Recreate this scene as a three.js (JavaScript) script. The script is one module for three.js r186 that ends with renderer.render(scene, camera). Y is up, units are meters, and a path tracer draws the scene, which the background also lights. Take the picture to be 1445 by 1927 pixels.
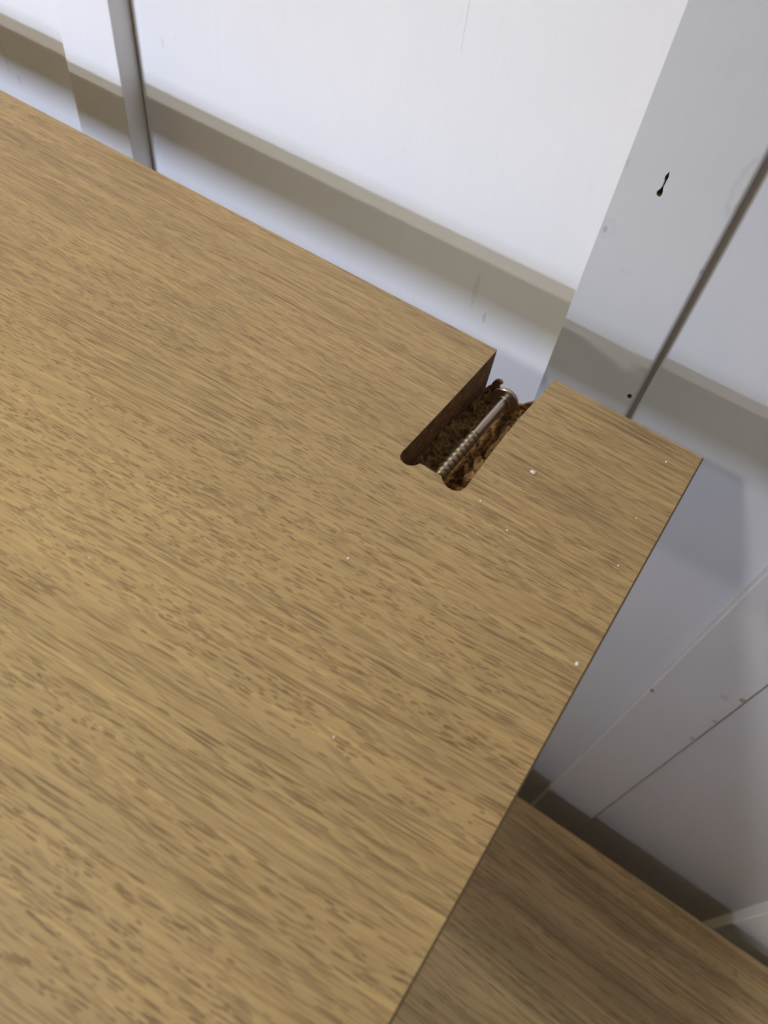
import * as THREE from 'three';
import { mergeGeometries, mergeVertices, toCreasedNormals } from 'three/addons/utils/BufferGeometryUtils.js';
import { RoundedBoxGeometry } from 'three/addons/geometries/RoundedBoxGeometry.js';
import { RectAreaLightUniformsLib } from 'three/addons/lights/RectAreaLightUniformsLib.js';

// ------------------------------------------------------------------ camera, light, exposure
RectAreaLightUniformsLib.init();
const scene = new THREE.Scene();
const renderer = new THREE.WebGLRenderer({ antialias: true });
renderer.toneMapping = THREE.LinearToneMapping;
renderer.toneMappingExposure = 0.955;
renderer.shadowMap.enabled = true;
renderer.shadowMap.type = THREE.PCFSoftShadowMap;

// The top of the upper shelf is y = 0, its back right corner is the origin; x runs along its back edge, z comes out of the wall.
const camera = new THREE.PerspectiveCamera(70.243, 1445 / 1927, 0.02, 20);
camera.position.set(-0.0236, 0.28, 0.3343);
camera.rotation.set(-0.92055291, 0.45041517, 0.18821907, 'YXZ');
camera.focus = 0.42;
camera.userData.fStop = 9;
scene.add(camera);

scene.background = new THREE.Color(0.62, 0.74, 0.95);      // overcast sky outside the window

const FRONT = 1.5;                                         // inner face of the wall that holds the window
const WIN = { x: -0.98, w: 0.36, deep: 0.12 };              // two small lights in deep openings: the lower sees blue sky, the upper white cloud
const LOW_PANE = { y0: -0.02, y1: 0.037, color: new THREE.Color(0.625, 0.73, 1.0), nits: 388 };
const HIGH_PANE = { y0: 0.17, y1: 0.23, color: new THREE.Color(1.0, 0.98, 0.96), nits: 125 };
const PANES = [LOW_PANE, HIGH_PANE];
for (const { y0, y1, color, nits } of PANES) {
  const l = new THREE.RectAreaLight(color, nits, WIN.w, y1 - y0);
  l.position.set(WIN.x, (y0 + y1) / 2, FRONT + WIN.deep);   // faces -z, into the room
  scene.add(l);
}
const LAMP = { at: [-0.52, 0.90, 1.08], color: new THREE.Color(0.94, 1.0, 1.0), cd: 2.15 };    // small spotlight hung from the ceiling
LAMP.aim = [0.5, -0.85, -0.08];
{
  const l = new THREE.SpotLight(LAMP.color, LAMP.cd, 0, 34 * Math.PI / 180, 1, 2);
  l.position.set(...LAMP.at); l.target.position.set(...LAMP.aim); l.castShadow = true; l.shadow.radius = 2.2; l.shadow.mapSize.set(2048, 2048);
  scene.add(l, l.target);
}
const CEIL = 1.28, PANEL_LIGHT = { at: [-0.95, 0.07], w: 0.5, d: 0.26, color: new THREE.Color(1.0, 0.84, 0.40), nits: 16 };   // flat ceiling light
{
  const l = new THREE.RectAreaLight(PANEL_LIGHT.color, PANEL_LIGHT.nits, PANEL_LIGHT.w, PANEL_LIGHT.d);
  l.position.set(PANEL_LIGHT.at[0], CEIL - 0.042, PANEL_LIGHT.at[1]); l.rotation.x = -Math.PI / 2; scene.add(l);
}

// ------------------------------------------------------------------ helpers
const names = {};
function numbered(n) { const k = names[n] = (names[n] ?? -1) + 1; return k ? `${n}_${String(k).padStart(3, '0')}` : n; }
function shade(o) { o.castShadow = o.receiveShadow = true; return o; }
function mesh(name, geometry, material, parent) { const m = shade(new THREE.Mesh(geometry, material)); m.name = parent ? name : numbered(name); (parent ?? scene).add(m); return m; }
function thing(name, label, category, [x, y, z] = [0, 0, 0], group) {
  const o = new THREE.Group(); o.name = numbered(name); o.position.set(x, y, z); o.userData = { label, category };
  if (group) o.userData.group = group;
  scene.add(o); return o;
}
function structure(name) { const o = new THREE.Group(); o.name = name; o.userData.kind = 'structure'; scene.add(o); return o; }
function seeded(s) { return () => { s |= 0; s = s + 0x6D2B79F5 | 0; let t = Math.imul(s ^ s >>> 15, 1 | s); t = t + Math.imul(t ^ t >>> 7, 61 | t) ^ t; return ((t ^ t >>> 14) >>> 0) / 4294967296; }; }
function hash(x, y, s) { let h = Math.imul(x, 374761393) + Math.imul(y, 668265263) + Math.imul(s, 1274126177) | 0; h = Math.imul(h ^ h >>> 13, 1274126177); return ((h ^ h >>> 16) >>> 0) / 4294967296; }
function vnoise(x, y, s = 0) {                               // value noise in -1 .. 1
  const i = Math.floor(x), j = Math.floor(y), f = x - i, g = y - j, u = f * f * (3 - 2 * f), v = g * g * (3 - 2 * g);
  const a = hash(i, j, s), b = hash(i + 1, j, s), c = hash(i, j + 1, s), d = hash(i + 1, j + 1, s);
  return 2 * (a + (b - a) * u + (c - a) * v + (a - b - c + d) * u * v) - 1;
}
function fbm(x, y, s, n = 4) { let t = 0, a = 0.5; for (let k = 0; k < n; k++) { t += a * vnoise(x, y, s + k); x = x * 2.03 + 7.1; y = y * 2.03 + 3.7; a *= 0.5; } return t; }
const step = (a, b, x) => { const t = Math.min(1, Math.max(0, (x - a) / (b - a))); return t * t * (3 - 2 * t); };
const enc = (l) => { l = Math.min(1, Math.max(0, l)); return 255 * (l <= 0.0031308 ? 12.92 * l : 1.055 * l ** (1 / 2.4) - 0.055); };
function dataTexture(w, h, fill, srgb = true) {
  const d = new Uint8Array(w * h * 4);
  for (let j = 0, k = 0; j < h; j++) for (let i = 0; i < w; i++, k += 4) {
    const c = fill(i, j);
    for (let q = 0; q < 3; q++) d[k + q] = srgb ? enc(c[q]) : Math.min(255, Math.max(0, c[q] * 255));
    d[k + 3] = 255;
  }
  const t = new THREE.DataTexture(d, w, h);
  if (srgb) t.colorSpace = THREE.SRGBColorSpace;
  t.wrapS = t.wrapT = THREE.RepeatWrapping; t.magFilter = THREE.LinearFilter; t.minFilter = THREE.LinearMipmapLinearFilter; t.generateMipmaps = true; t.anisotropy = 8;
  t.needsUpdate = true;
  return t;
}
function slab(shape, depth, at = 0) {                        // a plan outline drawn in (x, -z), standing from y = at to y = at + depth
  const g = new THREE.ExtrudeGeometry(shape, { depth, bevelEnabled: false, curveSegments: 12 });
  g.rotateX(-Math.PI / 2); g.translate(0, at, 0); return g;
}
function box(x0, x1, y0, y1, z0, z1, r = 0) {                // box with uv in metres
  const g = r ? new RoundedBoxGeometry(x1 - x0, y1 - y0, z1 - z0, 2, r) : new THREE.BoxGeometry(x1 - x0, y1 - y0, z1 - z0);
  g.translate((x0 + x1) / 2, (y0 + y1) / 2, (z0 + z1) / 2);
  const p = g.attributes.position, n = g.attributes.normal, uv = g.attributes.uv;
  for (let i = 0; i < p.count; i++) {
    const ax = Math.abs(n.getX(i)), ay = Math.abs(n.getY(i)), az = Math.abs(n.getZ(i));
    if (ay >= ax && ay >= az) uv.setXY(i, p.getX(i), -p.getZ(i)); else if (ax >= az) uv.setXY(i, p.getZ(i), p.getY(i)); else uv.setXY(i, p.getX(i), p.getY(i));
  }
  return g;
}

// ------------------------------------------------------------------ oak: fibre, growth bands, open pores drawn one by one, ray flecks
// The sheet covers wx by wz metres with its corner at the back right of the board; everything below is in millimetres.
function oak({ shift = 0, w, h, wx, wz, seed, angle, pores, flecks, base, band, fibre, poreDark, poreLen, poreWide }) {
  const rnd = seeded(seed), X = wx * 1000, Z = wz * 1000, dark = new Float32Array(w * h), fleck = new Float32Array(w * h), edge = new Float32Array(w * h);
  const slope = (z) => Math.tan(angle(z));
  const px = (x) => (x + X) / X * w, pz = (z) => (1 - z / Z) * h;
  function dash(x, z, len, wid, a, k, into, pointed) {       // a stroke along direction a, softened at its ends
    const ca = Math.cos(a), sa = Math.sin(a), ds = 0.2, R = wid * 0.9, ri = Math.ceil(R / X * w) + 1, rj = Math.ceil(R / Z * h) + 1;
    const x0 = Math.min(x - len / 2 * ca, x + len / 2 * ca) - R, x1 = Math.max(x - len / 2 * ca, x + len / 2 * ca) + R;
    const z0 = Math.min(z - len / 2 * sa, z + len / 2 * sa) - R, z1 = Math.max(z - len / 2 * sa, z + len / 2 * sa) + R;
    for (let i = Math.floor(px(x0)); i <= Math.ceil(px(x1)); i++) for (let j = Math.floor(pz(z1)); j <= Math.ceil(pz(z0)); j++) {
      const xx = (i + 0.5) / w * X - X - x, zz = (1 - (j + 0.5) / h) * Z - z;
      const s = (xx * ca + zz * sa) / (len / 2), t = (-xx * sa + zz * ca);
      if (Math.abs(s) > 1) continue;
      const half = wid / 2 * (pointed ? Math.sqrt(1 - s * s) : 1 - 0.6 * s * s), e = 1 - step(half * 0.55, half * 1.25, Math.abs(t));
      if (e <= 0) continue;
      const n = ((j + 4 * h) % h) * w + (i + 4 * w) % w, v = k * e * (1 - s ** 6);
      if (v > into[n]) into[n] = v;
    }
  }
  for (let k = 0; k < flecks.n; k++) {
    const x = -rnd() * X, z = flecks.z0 + rnd() * (Z - flecks.z0), len = 12 + 26 * rnd() ** 1.5, wid = 1.1 + 1.6 * rnd();
    const a = angle(z) + flecks.turn + 0.06 * (rnd() - 0.5);
    dash(x, z, len, wid, a, 0.6 + 0.4 * rnd(), fleck, true);
    dash(x - Math.sin(a) * -wid * 0.7, z - wid * 0.75, len * 0.9, wid * 0.6, a, 0.5, edge, true);
  }
  for (let k = 0; k < pores; k++) {
    const x = -rnd() * X, z = rnd() * Z, v = z - x * slope(z) + 3 * fbm(x / 70, z / 25, seed + 40, 2);
    const crowd = 0.58 + 0.5 * vnoise(v / 1.9, x / 60, seed + 3) + 0.3 * fbm(v / 15, x / 150, seed + 9, 2);
    if (rnd() > crowd) continue;
    const t = step(40, 200, z), run = 0.8 + 1.9 * step(-0.05, 0.75, vnoise(x / 85, v / 14, seed + 13));   // long lines in some bands, short pores in others
    if (rnd() * run > 1.35) continue;
    dash(x, z, (poreLen[0] + (poreLen[1] - poreLen[0]) * t) * run * (0.35 + 1.1 * rnd() ** 1.4), (poreWide[0] + (poreWide[1] - poreWide[0]) * t) * (0.6 + 0.8 * rnd()) / Math.sqrt(Math.max(1, 0.55 * run)), angle(z) + 0.035 * (rnd() - 0.5), 0.3 + 0.7 * rnd(), dark, false);
  }
  for (let k = 0; k < pores * 0.7; k++) {                    // finer lines between the open pores
    const x = -rnd() * X, z = rnd() * Z, v = z - x * slope(z);
    if (rnd() > 0.5 + 0.5 * vnoise(v / 2.3, x / 90, seed + 5)) continue;
    dash(x, z, 6 + 14 * rnd(), 0.3, angle(z) + 0.02 * (rnd() - 0.5), 0.2 + 0.35 * rnd(), dark, false);
  }
  const relief = new Float32Array(w * h);
  const map = dataTexture(w, h, (i, j) => {
    const x = (i + 0.5) / w * X - X, z = (1 - (j + 0.5) / h) * Z, n = j * w + i;
    const v = z - x * slope(z) + 3.5 * fbm(x / 80, z / 30, seed + 40, 3);
    const wide = fbm(v / 16, x / 210, seed + 11, 3), mid = vnoise(v / 2.6, x / 110, seed + 17), fine = vnoise(v / 0.9, x / 60, seed + 23), hair = vnoise(v / 0.42, x / 30, seed + 29), streak = step(0.45, 0.85, vnoise(v / 1.5, x / 75, seed + 31));
    const f = fleck[n], d = dark[n] * (1 - 0.85 * f);
    let b = 1 + band * (0.9 * wide + 0.55 * mid) + fibre * (0.8 * fine + 0.55 * hair) + 0.17 * streak - 0.24 * f + 0.14 * edge[n] * (1 - f) + 0.05 * fbm(x / 40, z / 40, seed + 60, 3);
    const red = 0.02 * fbm(x / 60, v / 8, seed + 71, 2);
    relief[n] = 1 - d;
    const k = d * poreDark;
    return [base[0] * b * (1 - k * 0.88) * (1 + red), base[1] * b * (1 - k) * (1 - red * 0.4), base[2] * b * (1 - k * 1.08) * (1 - red * 2)];
  });
  const bump = dataTexture(w / 2, h / 2, (i, j) => { const n = 2 * j * w + 2 * i, r = (relief[n] + relief[n + 1] + relief[n + w] + relief[n + w + 1]) / 4; return [r, r, r]; }, false);
  for (const t of [map, bump]) { t.repeat.set(1 / wx, 1 / wz); t.offset.x = shift; }
  return { map, bump };
}
const deg = Math.PI / 180;
const topOak = oak({ w: 2048, h: 2048, wx: 0.6, wz: 0.42, seed: 5, angle: (z) => (-0.8 - 5.2 * step(50, 190, z)) * deg, pores: 43000, flecks: { n: 400, z0: 55, turn: 14 * deg },
  base: [0.445, 0.308, 0.151], band: 0.10, fibre: 0.11, poreDark: 0.66, poreLen: [15, 8.5], poreWide: [0.42, 0.74] });
const lowOak = oak({ shift: 0.5, w: 1024, h: 1024, wx: 1.0, wz: 0.45, seed: 21, angle: () => 1.5 * deg, pores: 9000, flecks: { n: 20, z0: 0, turn: 10 * deg },
  base: [0.445, 0.308, 0.151], band: 0.40, fibre: 0.10, poreDark: 0.55, poreLen: [20, 20], poreWide: [1.0, 1.0] });
const M = {
  oak: new THREE.MeshPhysicalMaterial({ map: topOak.map, bumpMap: topOak.bump, bumpScale: 0.00012, roughness: 0.58, ior: 1.75 }),
  lowOak: new THREE.MeshPhysicalMaterial({ map: lowOak.map, bumpMap: lowOak.bump, bumpScale: 0.0001, roughness: 0.5 }),
};
// chipboard: coarse flakes of several browns
const chip = dataTexture(512, 512, (i, j) => {
  const x = i / 512 * 60, y = j / 512 * 60, a = vnoise(x / 1.6 + fbm(x, y, 3, 2), y / 0.7, 31), b = vnoise(x / 0.5, y / 0.5, 37), c = fbm(x / 4, y / 4, 41, 3);
  const t = 0.75 + 0.35 * a + 0.25 * b + 0.4 * c;
  return [0.23 * t + 0.02, 0.125 * t + 0.008, 0.055 * t + 0.003];
});
chip.repeat.set(1 / 0.06, 1 / 0.06);
M.chip = new THREE.MeshStandardMaterial({ map: chip, bumpMap: chip, bumpScale: 0.0006, roughness: 0.95 });
M.edgeBand = new THREE.MeshStandardMaterial({ color: new THREE.Color(0.10, 0.065, 0.035), roughness: 0.6 });
M.torn = new THREE.MeshStandardMaterial({ vertexColors: true, roughness: 0.95 });

// ------------------------------------------------------------------ white painted woodwork
function paint(seed, tint, marks = []) {                    // 0.5 m square of brushed paint; marks are matter on the paint: [x, y, radius x, radius y, colour, strength, ring]
  const t = dataTexture(1024, 1024, (i, j) => {
    const x = i / 1024 * 500, y = j / 1024 * 500;
    const brush = 0.004 * vnoise(x / 1.3, y / 60, seed) + 0.003 * vnoise(x / 0.5, y / 25, seed + 5), blot = 0.022 * fbm(x / 40, y / 55, seed + 9, 4), speck = vnoise(x / 2.2, y / 2.6, seed + 15) > 0.93 ? -0.05 : 0;
    const b = 1 + brush + blot + speck, c = tint.map((v, q) => v * b * (1 + (q - 1) * -0.010 * fbm(x / 60, y / 90, seed + 19, 2)));
    for (const [mx, my, rx, ry, col, k, ring] of marks) {
      const X = ((x / 1000 - mx) % 0.5 + 0.75) % 0.5 - 0.25, Y = ((y / 1000 - my) % 0.5 + 0.75) % 0.5 - 0.25;
      if (Math.abs(X) > 2 * rx || Math.abs(Y) > 2 * ry) continue;
      const r = Math.hypot(X / rx, Y / ry) + 0.22 * fbm(x / 3, y / 3, seed + 33, 3);
      const m = k * (ring ? Math.exp(-(((r - 0.85) / 0.16) ** 2)) + 0.45 * (1 - step(0.75, 0.9, r)) : 1 - step(0.7, 1.05, r));
      for (let q = 0; q < 3; q++) c[q] += (col[q] - c[q]) * m;
    }
    return c;
  });
  t.repeat.set(2, 2);
  return new THREE.MeshStandardMaterial({ map: t, bumpMap: t, bumpScale: 0.0006, roughness: 0.55 });
}
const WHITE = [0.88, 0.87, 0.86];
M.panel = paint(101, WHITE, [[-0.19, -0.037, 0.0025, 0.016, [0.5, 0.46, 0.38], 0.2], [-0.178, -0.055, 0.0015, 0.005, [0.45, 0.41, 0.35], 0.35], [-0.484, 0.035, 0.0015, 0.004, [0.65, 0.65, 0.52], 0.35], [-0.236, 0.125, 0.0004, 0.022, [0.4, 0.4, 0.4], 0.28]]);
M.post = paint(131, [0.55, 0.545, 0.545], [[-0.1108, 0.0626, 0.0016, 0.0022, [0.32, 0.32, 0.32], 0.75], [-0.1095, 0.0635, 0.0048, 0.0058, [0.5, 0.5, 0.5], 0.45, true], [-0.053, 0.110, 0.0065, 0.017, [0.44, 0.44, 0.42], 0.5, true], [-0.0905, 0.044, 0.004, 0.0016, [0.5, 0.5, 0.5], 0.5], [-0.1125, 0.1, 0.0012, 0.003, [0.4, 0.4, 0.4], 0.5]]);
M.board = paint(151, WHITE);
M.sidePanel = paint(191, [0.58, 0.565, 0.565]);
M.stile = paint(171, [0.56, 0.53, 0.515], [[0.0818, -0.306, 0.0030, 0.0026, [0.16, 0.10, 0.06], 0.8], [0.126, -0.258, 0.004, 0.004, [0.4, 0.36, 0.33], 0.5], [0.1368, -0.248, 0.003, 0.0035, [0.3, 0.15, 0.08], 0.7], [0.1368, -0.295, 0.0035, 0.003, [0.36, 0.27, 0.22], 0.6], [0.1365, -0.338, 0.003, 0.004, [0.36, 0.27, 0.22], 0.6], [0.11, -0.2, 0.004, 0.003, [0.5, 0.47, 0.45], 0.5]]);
M.plaster = new THREE.MeshStandardMaterial({ color: new THREE.Color(0.58, 0.555, 0.53), roughness: 0.9 });
M.sideWall = new THREE.MeshStandardMaterial({ color: new THREE.Color(0.84, 0.83, 0.82), roughness: 0.9 });
M.ceiling = new THREE.MeshStandardMaterial({ color: new THREE.Color(0.82, 0.80, 0.76), roughness: 0.9 });
M.floor = new THREE.MeshStandardMaterial({ color: new THREE.Color(0.16, 0.10, 0.06), roughness: 0.6 });

// ------------------------------------------------------------------ the wall behind the shelves: panels set back between proud boards
const FLOOR = -1.0, LEFT = -1.9, RIGHT = 0.9;
const back = structure('wall_back');
mesh('backing', box(LEFT - 0.1, RIGHT + 0.1, FLOOR - 0.1, CEIL + 0.1, -0.22, -0.118), M.plaster, back);
const PANEL = -0.09, POST = -0.058;
mesh('panel', box(LEFT, -0.5745, FLOOR, CEIL, -0.118, PANEL), M.panel, back);
mesh('cover_board', box(-0.577, -0.5145, FLOOR, CEIL, -0.118, -0.0705, 0.0012), M.board, back);
mesh('panel', box(-0.5125, -0.111, FLOOR, CEIL, -0.118, PANEL), M.panel, back);
{ // the post left of the corner: a nail slot and a round hole really cut through its face
  const x0 = -0.1135, xe = -0.0519, R = 0.0022, x1 = xe - R, s = new THREE.Shape();
  const xs = x1 + 0.0005; s.moveTo(x0, FLOOR); s.lineTo(xs, FLOOR); s.lineTo(xs, CEIL); s.lineTo(x0, CEIL); s.closePath();
  const slot = new THREE.Path();
  const pts = [[-0.0902, 0.0905], [-0.0916, 0.0909], [-0.0923, 0.0922], [-0.0920, 0.0934], [-0.0913, 0.0942], [-0.0908, 0.0959], [-0.0908, 0.0988], [-0.0915, 0.1005], [-0.0914, 0.1016], [-0.0905, 0.1042], [-0.0898, 0.1012], [-0.0900, 0.0993], [-0.0902, 0.0957], [-0.0897, 0.0942], [-0.0893, 0.0926], [-0.0895, 0.0912]];
  slot.setFromPoints(pts.map(([x, y]) => new THREE.Vector2(x, y))); slot.closePath(); s.holes.push(slot);
  const hole = new THREE.Path(); hole.absellipse(-0.0556, -0.0325, 0.0014, 0.0019, 0, 2 * Math.PI, true); s.holes.push(hole);
  const g = new THREE.ExtrudeGeometry(s, { depth: 0.0006, bevelEnabled: true, bevelThickness: 0.0003, bevelSize: 0.0003, bevelOffset: -0.0003, bevelSegments: 2, curveSegments: 16 });
  g.translate(0, 0, POST - 0.0009);                           // the coat of paint and filler
  const body = new THREE.ExtrudeGeometry(s, { depth: 0.118 + POST - 0.0008, bevelEnabled: false, curveSegments: 16 });
  body.translate(0, 0, -0.118);                               // the timber: slot and nail hole run right through it
  const edge = new THREE.CylinderGeometry(R, R, CEIL - FLOOR, 10, 1, true, 0, Math.PI / 2);   // the eased right arris
  edge.translate(x1, (CEIL + FLOOR) / 2, POST - R);
  const side = new THREE.PlaneGeometry(0.118 + POST - R, CEIL - FLOOR); side.rotateY(Math.PI / 2); side.translate(xe, (CEIL + FLOOR) / 2, (POST - R - 0.118) / 2);
  for (const e of [edge, side]) for (let i = 0, p = e.attributes.position; i < p.count; i++) e.attributes.uv.setXY(i, p.getX(i) + p.getZ(i), p.getY(i));
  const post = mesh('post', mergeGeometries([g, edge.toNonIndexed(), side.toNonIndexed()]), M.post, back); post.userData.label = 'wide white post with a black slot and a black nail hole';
  mesh('post_timber', body, new THREE.MeshStandardMaterial({ color: new THREE.Color(0.22, 0.14, 0.085), roughness: 0.9 }), back);
}
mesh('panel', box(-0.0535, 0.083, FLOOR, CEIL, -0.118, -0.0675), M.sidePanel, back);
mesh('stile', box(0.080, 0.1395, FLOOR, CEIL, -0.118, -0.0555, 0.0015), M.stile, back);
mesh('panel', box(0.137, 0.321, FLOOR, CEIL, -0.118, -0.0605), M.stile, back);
mesh('stile', box(0.318, 0.40, FLOOR, CEIL, -0.118, -0.046, 0.002), M.board, back);
mesh('panel', box(0.398, RIGHT, FLOOR, CEIL, -0.118, -0.086), M.panel, back);

// ------------------------------------------------------------------ the rest of the room
const single = (name, g, m) => { const o = mesh(name, g, m); o.name = name; o.userData.kind = 'structure'; return o; };
single('wall_left', box(LEFT - 0.1, LEFT, FLOOR - 0.1, CEIL + 0.1, -0.118, FRONT + 0.2), M.plaster);
single('wall_right', box(RIGHT, RIGHT + 0.1, FLOOR - 0.1, CEIL + 0.1, -0.118, FRONT + 0.2), M.sideWall);
single('floor', box(LEFT, RIGHT, FLOOR - 0.1, FLOOR, -0.118, FRONT + 0.2), M.floor);
single('ceiling', box(LEFT, RIGHT, CEIL, CEIL + 0.1, -0.118, FRONT + 0.2), M.ceiling);
{
  const p = PANES.map(({ y0, y1 }) => [y0, y1]), x0 = WIN.x - WIN.w / 2, x1 = WIN.x + WIN.w / 2, z0 = FRONT, z1 = FRONT + WIN.deep + 0.04, zp = FRONT + WIN.deep;
  single('wall_front', mergeGeometries([box(LEFT, x0, FLOOR, CEIL, z0, z1), box(x1, RIGHT, FLOOR, CEIL, z0, z1), box(x0, x1, FLOOR, p[0][0], z0, z1), box(x0, x1, p[0][1], p[1][0], z0, z1), box(x0, x1, p[1][1], CEIL, z0, z1)]), M.plaster);
  const frameMaterial = new THREE.MeshStandardMaterial({ color: new THREE.Color(0.8, 0.8, 0.78), roughness: 0.5 });
  p.forEach(([a, b], q) => {
    const w = structure(`window_${q + 1}`), f = 0.012;
    mesh('window_frame', mergeGeometries([box(x0 - f, x0, a - f, b + f, zp - 0.002, zp + 0.035), box(x1, x1 + f, a - f, b + f, zp - 0.002, zp + 0.035), box(x0, x1, a - f, a, zp - 0.002, zp + 0.035), box(x0, x1, b, b + f, zp - 0.002, zp + 0.035)]), frameMaterial, w);
    mesh('pane', box(x0, x1, a, b, zp + 0.01, zp + 0.015), new THREE.MeshStandardMaterial({ color: 0x999999, emissive: PANES[q].color, emissiveIntensity: 1.0, roughness: 0.4 }), w);
  });
}
{ // the spotlight: plate and rod on the ceiling, a turned housing, a glowing lens just behind the light
  const at = new THREE.Vector3(...LAMP.at), dir = new THREE.Vector3(...LAMP.aim).sub(at).normalize(), t = thing('spotlight', 'small white spotlight with a round lens hung from the ceiling', 'lamp', LAMP.at);
  const white = new THREE.MeshStandardMaterial({ color: 0xe8e6e0, roughness: 0.5, side: THREE.DoubleSide }), turn = new THREE.Quaternion().setFromUnitVectors(new THREE.Vector3(0, 1, 0), dir);
  const lathe = (pts) => { const g = new THREE.LatheGeometry(pts.map(([r, y]) => new THREE.Vector2(r, y)), 32); g.applyQuaternion(turn); return g; };
  mesh('housing', lathe([[0.0001, -0.1], [0.03, -0.098], [0.048, -0.08], [0.052, -0.02], [0.055, -0.006], [0.050, -0.006], [0.048, -0.016]]), white, t);
  mesh('lens', lathe([[0.048, -0.016], [0.03, -0.012], [0.0001, -0.010]]), new THREE.MeshStandardMaterial({ color: 0xffffff, emissive: LAMP.color, emissiveIntensity: 2, roughness: 0.4, side: THREE.DoubleSide }), t);
  const tail = dir.clone().multiplyScalar(-0.09), top = new THREE.Vector3(tail.x, CEIL - at.y, tail.z);
  mesh('rod', new THREE.TubeGeometry(new THREE.LineCurve3(tail, top), 2, 0.009, 12), white, t);
const plate = new THREE.CylinderGeometry(0.04, 0.04, 0.012, 32); plate.translate(top.x, top.y - 0.006, top.z); mesh('ceiling_plate', plate, white, t);
}
{
  const { at: [x, z], w, d } = PANEL_LIGHT, t = thing('ceiling_light', 'flat rectangular light panel under the ceiling above the shelves', 'light', [x, CEIL, z]);
  mesh('frame', box(-w / 2 - 0.015, w / 2 + 0.015, -0.036, 0, -d / 2 - 0.015, d / 2 + 0.015, 0.004), new THREE.MeshStandardMaterial({ color: 0xe8e6e0, roughness: 0.5 }), t);
  mesh('diffuser', box(-w / 2, w / 2, -0.040, -0.034, -d / 2, d / 2), new THREE.MeshStandardMaterial({ color: 0xcccccc, emissive: PANEL_LIGHT.color, emissiveIntensity: 1, roughness: 0.6 }), t);
}

// ------------------------------------------------------------------ upper shelf with its routed slot
const THICK = 0.0315, DEPTH = 0.49, LONG = 1.05;
const slotPts = [[-0.1318, 0], [-0.1312, 0.03], [-0.1310, 0.06], [-0.1309, 0.1], [-0.1311, 0.1042], [-0.1303, 0.1075], [-0.1285, 0.1095], [-0.1262, 0.1103], [-0.1238, 0.1102], [-0.1214, 0.1088], [-0.1203, 0.1071], [-0.1194, 0.1052],
  [-0.117, 0.1049], [-0.111, 0.1051], [-0.1065, 0.1051], [-0.1048, 0.1069], [-0.1032, 0.1083], [-0.1004, 0.1094], [-0.0975, 0.1094], [-0.0952, 0.1086], [-0.0935, 0.1066], [-0.0928, 0.1035], [-0.0931, 0.098], [-0.0940, 0.078], [-0.0944, 0.058], [-0.0945, 0.042], [-0.0936, 0.02], [-0.0930, 0]];
function outline(xr) {
  const s = new THREE.Shape();
  s.moveTo(xr, 0); s.lineTo(xr, -DEPTH); s.lineTo(-LONG, -DEPTH); s.lineTo(-LONG, 0);
  for (const [x, z] of slotPts) s.lineTo(x, -z);
  s.closePath(); return s;
}
const shelf = thing('shelf_board', 'upper pale oak shelf board with a routed slot holding a bolt', 'shelf', [0, 0, 0]);
mesh('top_laminate', slab(outline(-0.0008), 0.0009, -0.0009), M.oak, shelf);
mesh('core', slab(outline(-0.0008), THICK - 0.0019, -THICK + 0.001), M.chip, shelf).userData.label = 'brown chipboard core bared in the slot walls';
{
  const s = new THREE.Shape(); s.moveTo(-0.0008, 0); s.lineTo(-0.0008, -DEPTH); s.lineTo(-LONG, -DEPTH); s.lineTo(-LONG, 0); s.closePath();
  mesh('bottom_laminate', slab(s, 0.001, -THICK), M.oak, shelf);
  mesh('edge_band', box(-0.0008, 0, -THICK, -0.0001, 0, DEPTH, 0.0003), M.edgeBand, shelf).userData.label = 'thin dark edge band on the right end';
}
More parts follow.
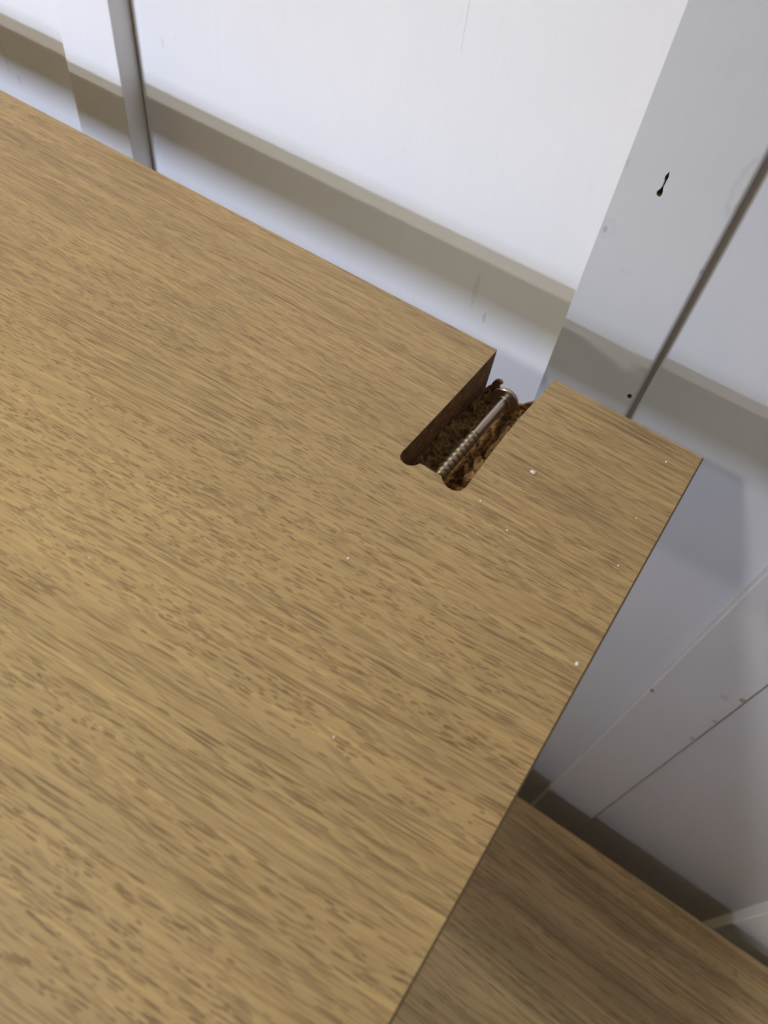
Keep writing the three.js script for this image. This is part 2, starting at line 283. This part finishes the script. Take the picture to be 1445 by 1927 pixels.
{ // floor of the slot: broken chipboard, hollowed under the bolt, heaped along the right wall, torn off unevenly at the back
  const nx = 64, nz = 150, X0 = -0.1326, X1 = -0.0922, Z1 = 0.1115, pos = [], col = [], idx = [];
  const floorY = (x, z) => {
    const u = (x - X0) / (X1 - X0), rag = fbm(x * 420, z * 420, 7, 4), lump = fbm(x * 140, z * 110, 17, 3), grit = fbm(x * 1500, z * 1500, 27, 3);
    let y = -0.0280 + 0.0040 * lump + 0.0034 * rag + 0.0011 * grit;
    y += step(0.58, 1.0, u + 0.22 * lump) * step(0.012, 0.04, z) * (0.0095 + 0.004 * lump + 0.003 * rag) * (1 - 0.3 * step(0.07, 0.1, z));
    y += step(0.4, 0.0, u) * 0.003 * step(0.03, 0.06, z);
    y += step(0.078, 0.106, z) * (0.010 + 0.004 * rag) * (1 - step(0.35, 0.62, u)) * step(0.12, 0.3, u);
    y += step(0.085, 0.107, z) * 0.006 * step(0.62, 0.8, u);
    const d = (x + 0.1122) / 0.0062; if (Math.abs(d) < 1) y = Math.min(y, -0.0165 - 0.006 * Math.sqrt(1 - d * d) - 0.004 * (1 - step(0.5, 1, Math.abs(d))));
    return Math.max(y, -THICK + 0.0012);
  };
  const ragBack = (x) => 0.0035 + 0.005 * fbm(x * 260, 3, 51, 4) + 0.004 * Math.max(0, vnoise(x * 700, 9, 57));
  for (let j = 0; j <= nz; j++) for (let i = 0; i <= nx; i++) {
    const x = X0 + (X1 - X0) * i / nx, zb = ragBack(x), z = zb + (Z1 - zb) * j / nz, y = floorY(x, z);
    const t = 0.8 + 0.9 * fbm(x * 900, z * 900, 63, 3) + 0.6 * fbm(x * 200, z * 200, 67, 2), r = step(0.1, 0.5, fbm(x * 380, z * 380, 73, 3));
    pos.push(x, y, z); col.push((0.32 + 0.17 * r) * t, (0.18 + 0.11 * r) * t, (0.08 + 0.058 * r) * t);
  }
  const top = pos.length / 3;
  for (let j = 0; j <= nz; j++) for (let i = 0; i <= nx; i++) { const k = 3 * (j * (nx + 1) + i); pos.push(pos[k], -THICK + 0.0011, pos[k + 2]); col.push(0.2, 0.11, 0.05); }
  const at = (i, j, b) => b * top + j * (nx + 1) + i;
  for (let j = 0; j < nz; j++) for (let i = 0; i < nx; i++) {
    idx.push(at(i, j, 0), at(i, j + 1, 0), at(i + 1, j, 0), at(i + 1, j, 0), at(i, j + 1, 0), at(i + 1, j + 1, 0));
    idx.push(at(i, j, 1), at(i + 1, j, 1), at(i, j + 1, 1), at(i + 1, j, 1), at(i + 1, j + 1, 1), at(i, j + 1, 1));
  }
  for (let i = 0; i < nx; i++) { idx.push(at(i, 0, 0), at(i + 1, 0, 0), at(i, 0, 1), at(i + 1, 0, 0), at(i + 1, 0, 1), at(i, 0, 1)); idx.push(at(i, nz, 0), at(i, nz, 1), at(i + 1, nz, 0), at(i + 1, nz, 0), at(i, nz, 1), at(i + 1, nz, 1)); }
  for (let j = 0; j < nz; j++) { idx.push(at(0, j, 0), at(0, j, 1), at(0, j + 1, 0), at(0, j + 1, 0), at(0, j, 1), at(0, j + 1, 1)); idx.push(at(nx, j, 0), at(nx, j + 1, 0), at(nx, j, 1), at(nx, j + 1, 0), at(nx, j + 1, 1), at(nx, j, 1)); }
  const g = new THREE.BufferGeometry();
  g.setAttribute('position', new THREE.Float32BufferAttribute(pos, 3)); g.setAttribute('color', new THREE.Float32BufferAttribute(col, 3)); g.setIndex(idx); g.computeVertexNormals();
  mesh('slot_floor', g, M.torn, shelf).userData.label = 'rough torn brown chipboard in the bottom of the slot';
}
const fibreBrown = new THREE.MeshStandardMaterial({ color: new THREE.Color(0.30, 0.165, 0.085), roughness: 0.9 });
function torn(pts, z, t) {                                    // a torn remnant standing in the back face, drawn in x and y
  const s = new THREE.Shape(pts.map(([x, y]) => new THREE.Vector2(x, y)));
  const g = new THREE.ExtrudeGeometry(s, { depth: t, bevelEnabled: true, bevelThickness: 0.0003, bevelSize: 0.0003, bevelSegments: 1, curveSegments: 6 });
  g.translate(0, 0, z);
  const p = g.attributes.position; for (let i = 0; i < p.count; i++) p.setZ(i, p.getZ(i) + 0.0016 * fbm(p.getX(i) * 300, p.getY(i) * 300, 91, 2));
  g.computeVertexNormals(); return g;
}
mesh('splinter', torn([[-0.1312, -0.0300], [-0.1312, -0.0302], [-0.1296, -0.0272], [-0.1281, -0.0258], [-0.1275, -0.0226], [-0.1264, -0.0200], [-0.1250, -0.0190], [-0.1235, -0.0187], [-0.1222, -0.0192], [-0.1221, -0.0206], [-0.1231, -0.0213], [-0.1236, -0.0228], [-0.1228, -0.0248], [-0.1215, -0.0262], [-0.1190, -0.0280], [-0.116, -0.0300]], 0.0006, 0.0016), fibreBrown, shelf);
mesh('splinter', torn([[-0.1125, -0.0300], [-0.110, -0.0296], [-0.1074, -0.0284], [-0.1052, -0.0274], [-0.1038, -0.0260], [-0.1020, -0.0240], [-0.1003, -0.0218], [-0.0986, -0.0205], [-0.0968, -0.0170], [-0.0945, -0.0130], [-0.0926, -0.0110], [-0.0926, -0.0300]], 0.0006, 0.0016), fibreBrown, shelf);

// ------------------------------------------------------------------ the bolt lying in the slot
{
  const X = -0.1122, Y = -0.0162, Z = 0.0185, bolt = thing('bolt', 'zinc-plated bolt with a round flat head and coarse thread lying in the slot', 'bolt', [X, Y, Z]);
  const metal = new THREE.MeshPhysicalMaterial({ color: new THREE.Color(0.46, 0.39, 0.36), metalness: 1, roughness: 0.3, iridescence: 0.45, iridescenceIOR: 1.6 });
  const thread = new THREE.MeshStandardMaterial({ color: new THREE.Color(0.36, 0.30, 0.23), metalness: 1, roughness: 0.45 });
  const lathe = (pts, n = 40) => { const g = new THREE.LatheGeometry(pts.map(([r, z]) => new THREE.Vector2(r, z)), n); g.rotateX(Math.PI / 2); return toCreasedNormals(g, 0.6); };
  mesh('head', lathe([[0.0001, -0.0052], [0.003, -0.0051], [0.0058, -0.0044], [0.0078, -0.0028], [0.0087, -0.001], [0.0089, 0.0002], [0.0086, 0.0010], [0.0078, 0.0013], [0.0046, 0.0014], [0.0040, 0.0022], [0.0034, 0.0022]]), metal, bolt).userData.label = 'round dome head with a flat underside';
  mesh('shank', lathe([[0.0001, 0.0008], [0.0034, 0.0008], [0.0033, 0.0016], [0.0033, 0.0338], [0.0029, 0.0352], [0.0001, 0.0352]]), metal, bolt).userData.label = 'smooth purple-tinted shank';
  { // a helical thread as one surface
    const z0 = 0.0335, z1 = 0.080, pitch = 0.0044, n = 32, m = 360, pos = [], idx = [];
    for (let j = 0; j <= m; j++) for (let i = 0; i < n; i++) {
      const a = i / n * 2 * Math.PI, z = z0 + (z1 - z0) * j / m, f = ((z / pitch - a / (2 * Math.PI)) % 1 + 1) % 1, d = Math.abs(f - 0.5) * 2;
      const taper = 1 - step(z1 - 0.008, z1, z), ridge = 1 - step(0.5, 0.95, d), r = (0.0025 + 0.00095 * ridge * step(z0, z0 + 0.003, z)) * (0.35 + 0.65 * taper);
      pos.push(r * Math.cos(a), r * Math.sin(a), z);
    }
    pos.push(0, 0, z0, 0, 0, z1);
    for (let j = 0; j < m; j++) for (let i = 0; i < n; i++) { const k = (i + 1) % n, a = j * n + i, b = j * n + k; idx.push(a, b, a + n, b, b + n, a + n); }
    const c0 = (m + 1) * n; for (let i = 0; i < n; i++) { const k = (i + 1) % n; idx.push(c0, k, i, c0 + 1, m * n + i, m * n + k); }
    const g = new THREE.BufferGeometry(); g.setAttribute('position', new THREE.Float32BufferAttribute(pos, 3)); g.setIndex(idx); g.computeVertexNormals();
    mesh('thread', g, thread, bolt);
  }
}

// ------------------------------------------------------------------ lower shelf
{
  const Y = -0.597, low = thing('shelf_board', 'lower oak shelf board in the shade under the slotted one', 'shelf', [0.07, Y, -0.0185]);
  low.rotation.y = 0.9 * deg;
  mesh('top_laminate', box(-1.1, 0.75, -0.0012, 0, 0, 0.46), M.lowOak, low);
  mesh('core', box(-1.1, 0.75, -0.033, -0.0012, 0, 0.46), M.chip, low);
  mesh('bottom_laminate', box(-1.1, 0.75, -0.034, -0.033, 0, 0.46), M.lowOak, low);
}

// ------------------------------------------------------------------ crumbs of white paint and sawdust on the upper shelf
{
  const crumbMaterial = new THREE.MeshStandardMaterial({ color: new THREE.Color(0.88, 0.87, 0.84), roughness: 0.8 });
  const spots = [[-0.0703, 0.0724, 1.25, 'largest white paint crumb, just right of the slot'], [-0.0048, 0.1571, 1.0, 'white paint crumb close to the right edge, nearest the viewer on that edge'], [-0.0161, 0.0175, 0.55, 'tiny white crumb near the back right corner of the board'],
    [-0.0144, 0.0647, 0.4, 'pale speck by the right edge, below the corner speck'], [-0.0105, 0.0975, 0.45, 'pale speck half way along the right edge'], [-0.114, 0.1752, 0.6, 'pale crumb on the grain in front of the slot'], [-0.0824, 0.1066, 0.65, 'pale flake beside the rounded right end of the slot'],
    [-0.0633, 0.1135, 0.5, 'speck right of the slot end, behind the dark grain streak'], [-0.0735, 0.1246, 0.4, 'speck in front of the slot, right of its rounded end'], [-0.0695, 0.2454, 0.55, 'pale speck on the coarse grain at the near middle'], [-0.2026, 0.2457, 0.45, 'leftmost pale speck on the board']];
  spots.forEach(([x, z, s, label], q) => {
    const g = new THREE.IcosahedronGeometry(0.00085 * s, 1), p = g.attributes.position;
    for (let i = 0; i < p.count; i++) { const k = 1 + 0.45 * vnoise(p.getX(i) * 2200 + q * 9, p.getY(i) * 2200 + p.getZ(i) * 1700, 5 + q); p.setXYZ(i, p.getX(i) * k * 1.2, p.getY(i) * k * 0.7, p.getZ(i) * k); }
    g.computeVertexNormals(); g.computeBoundingBox(); g.translate(0, -g.boundingBox.min.y, 0);
    const m = mesh('paint_crumb', g, crumbMaterial); m.position.set(x, 0, z); m.rotation.y = q * 1.3; m.userData = { label, category: 'crumb', group: 'crumbs on the upper shelf' };
  });
}
renderer.render(scene, camera);
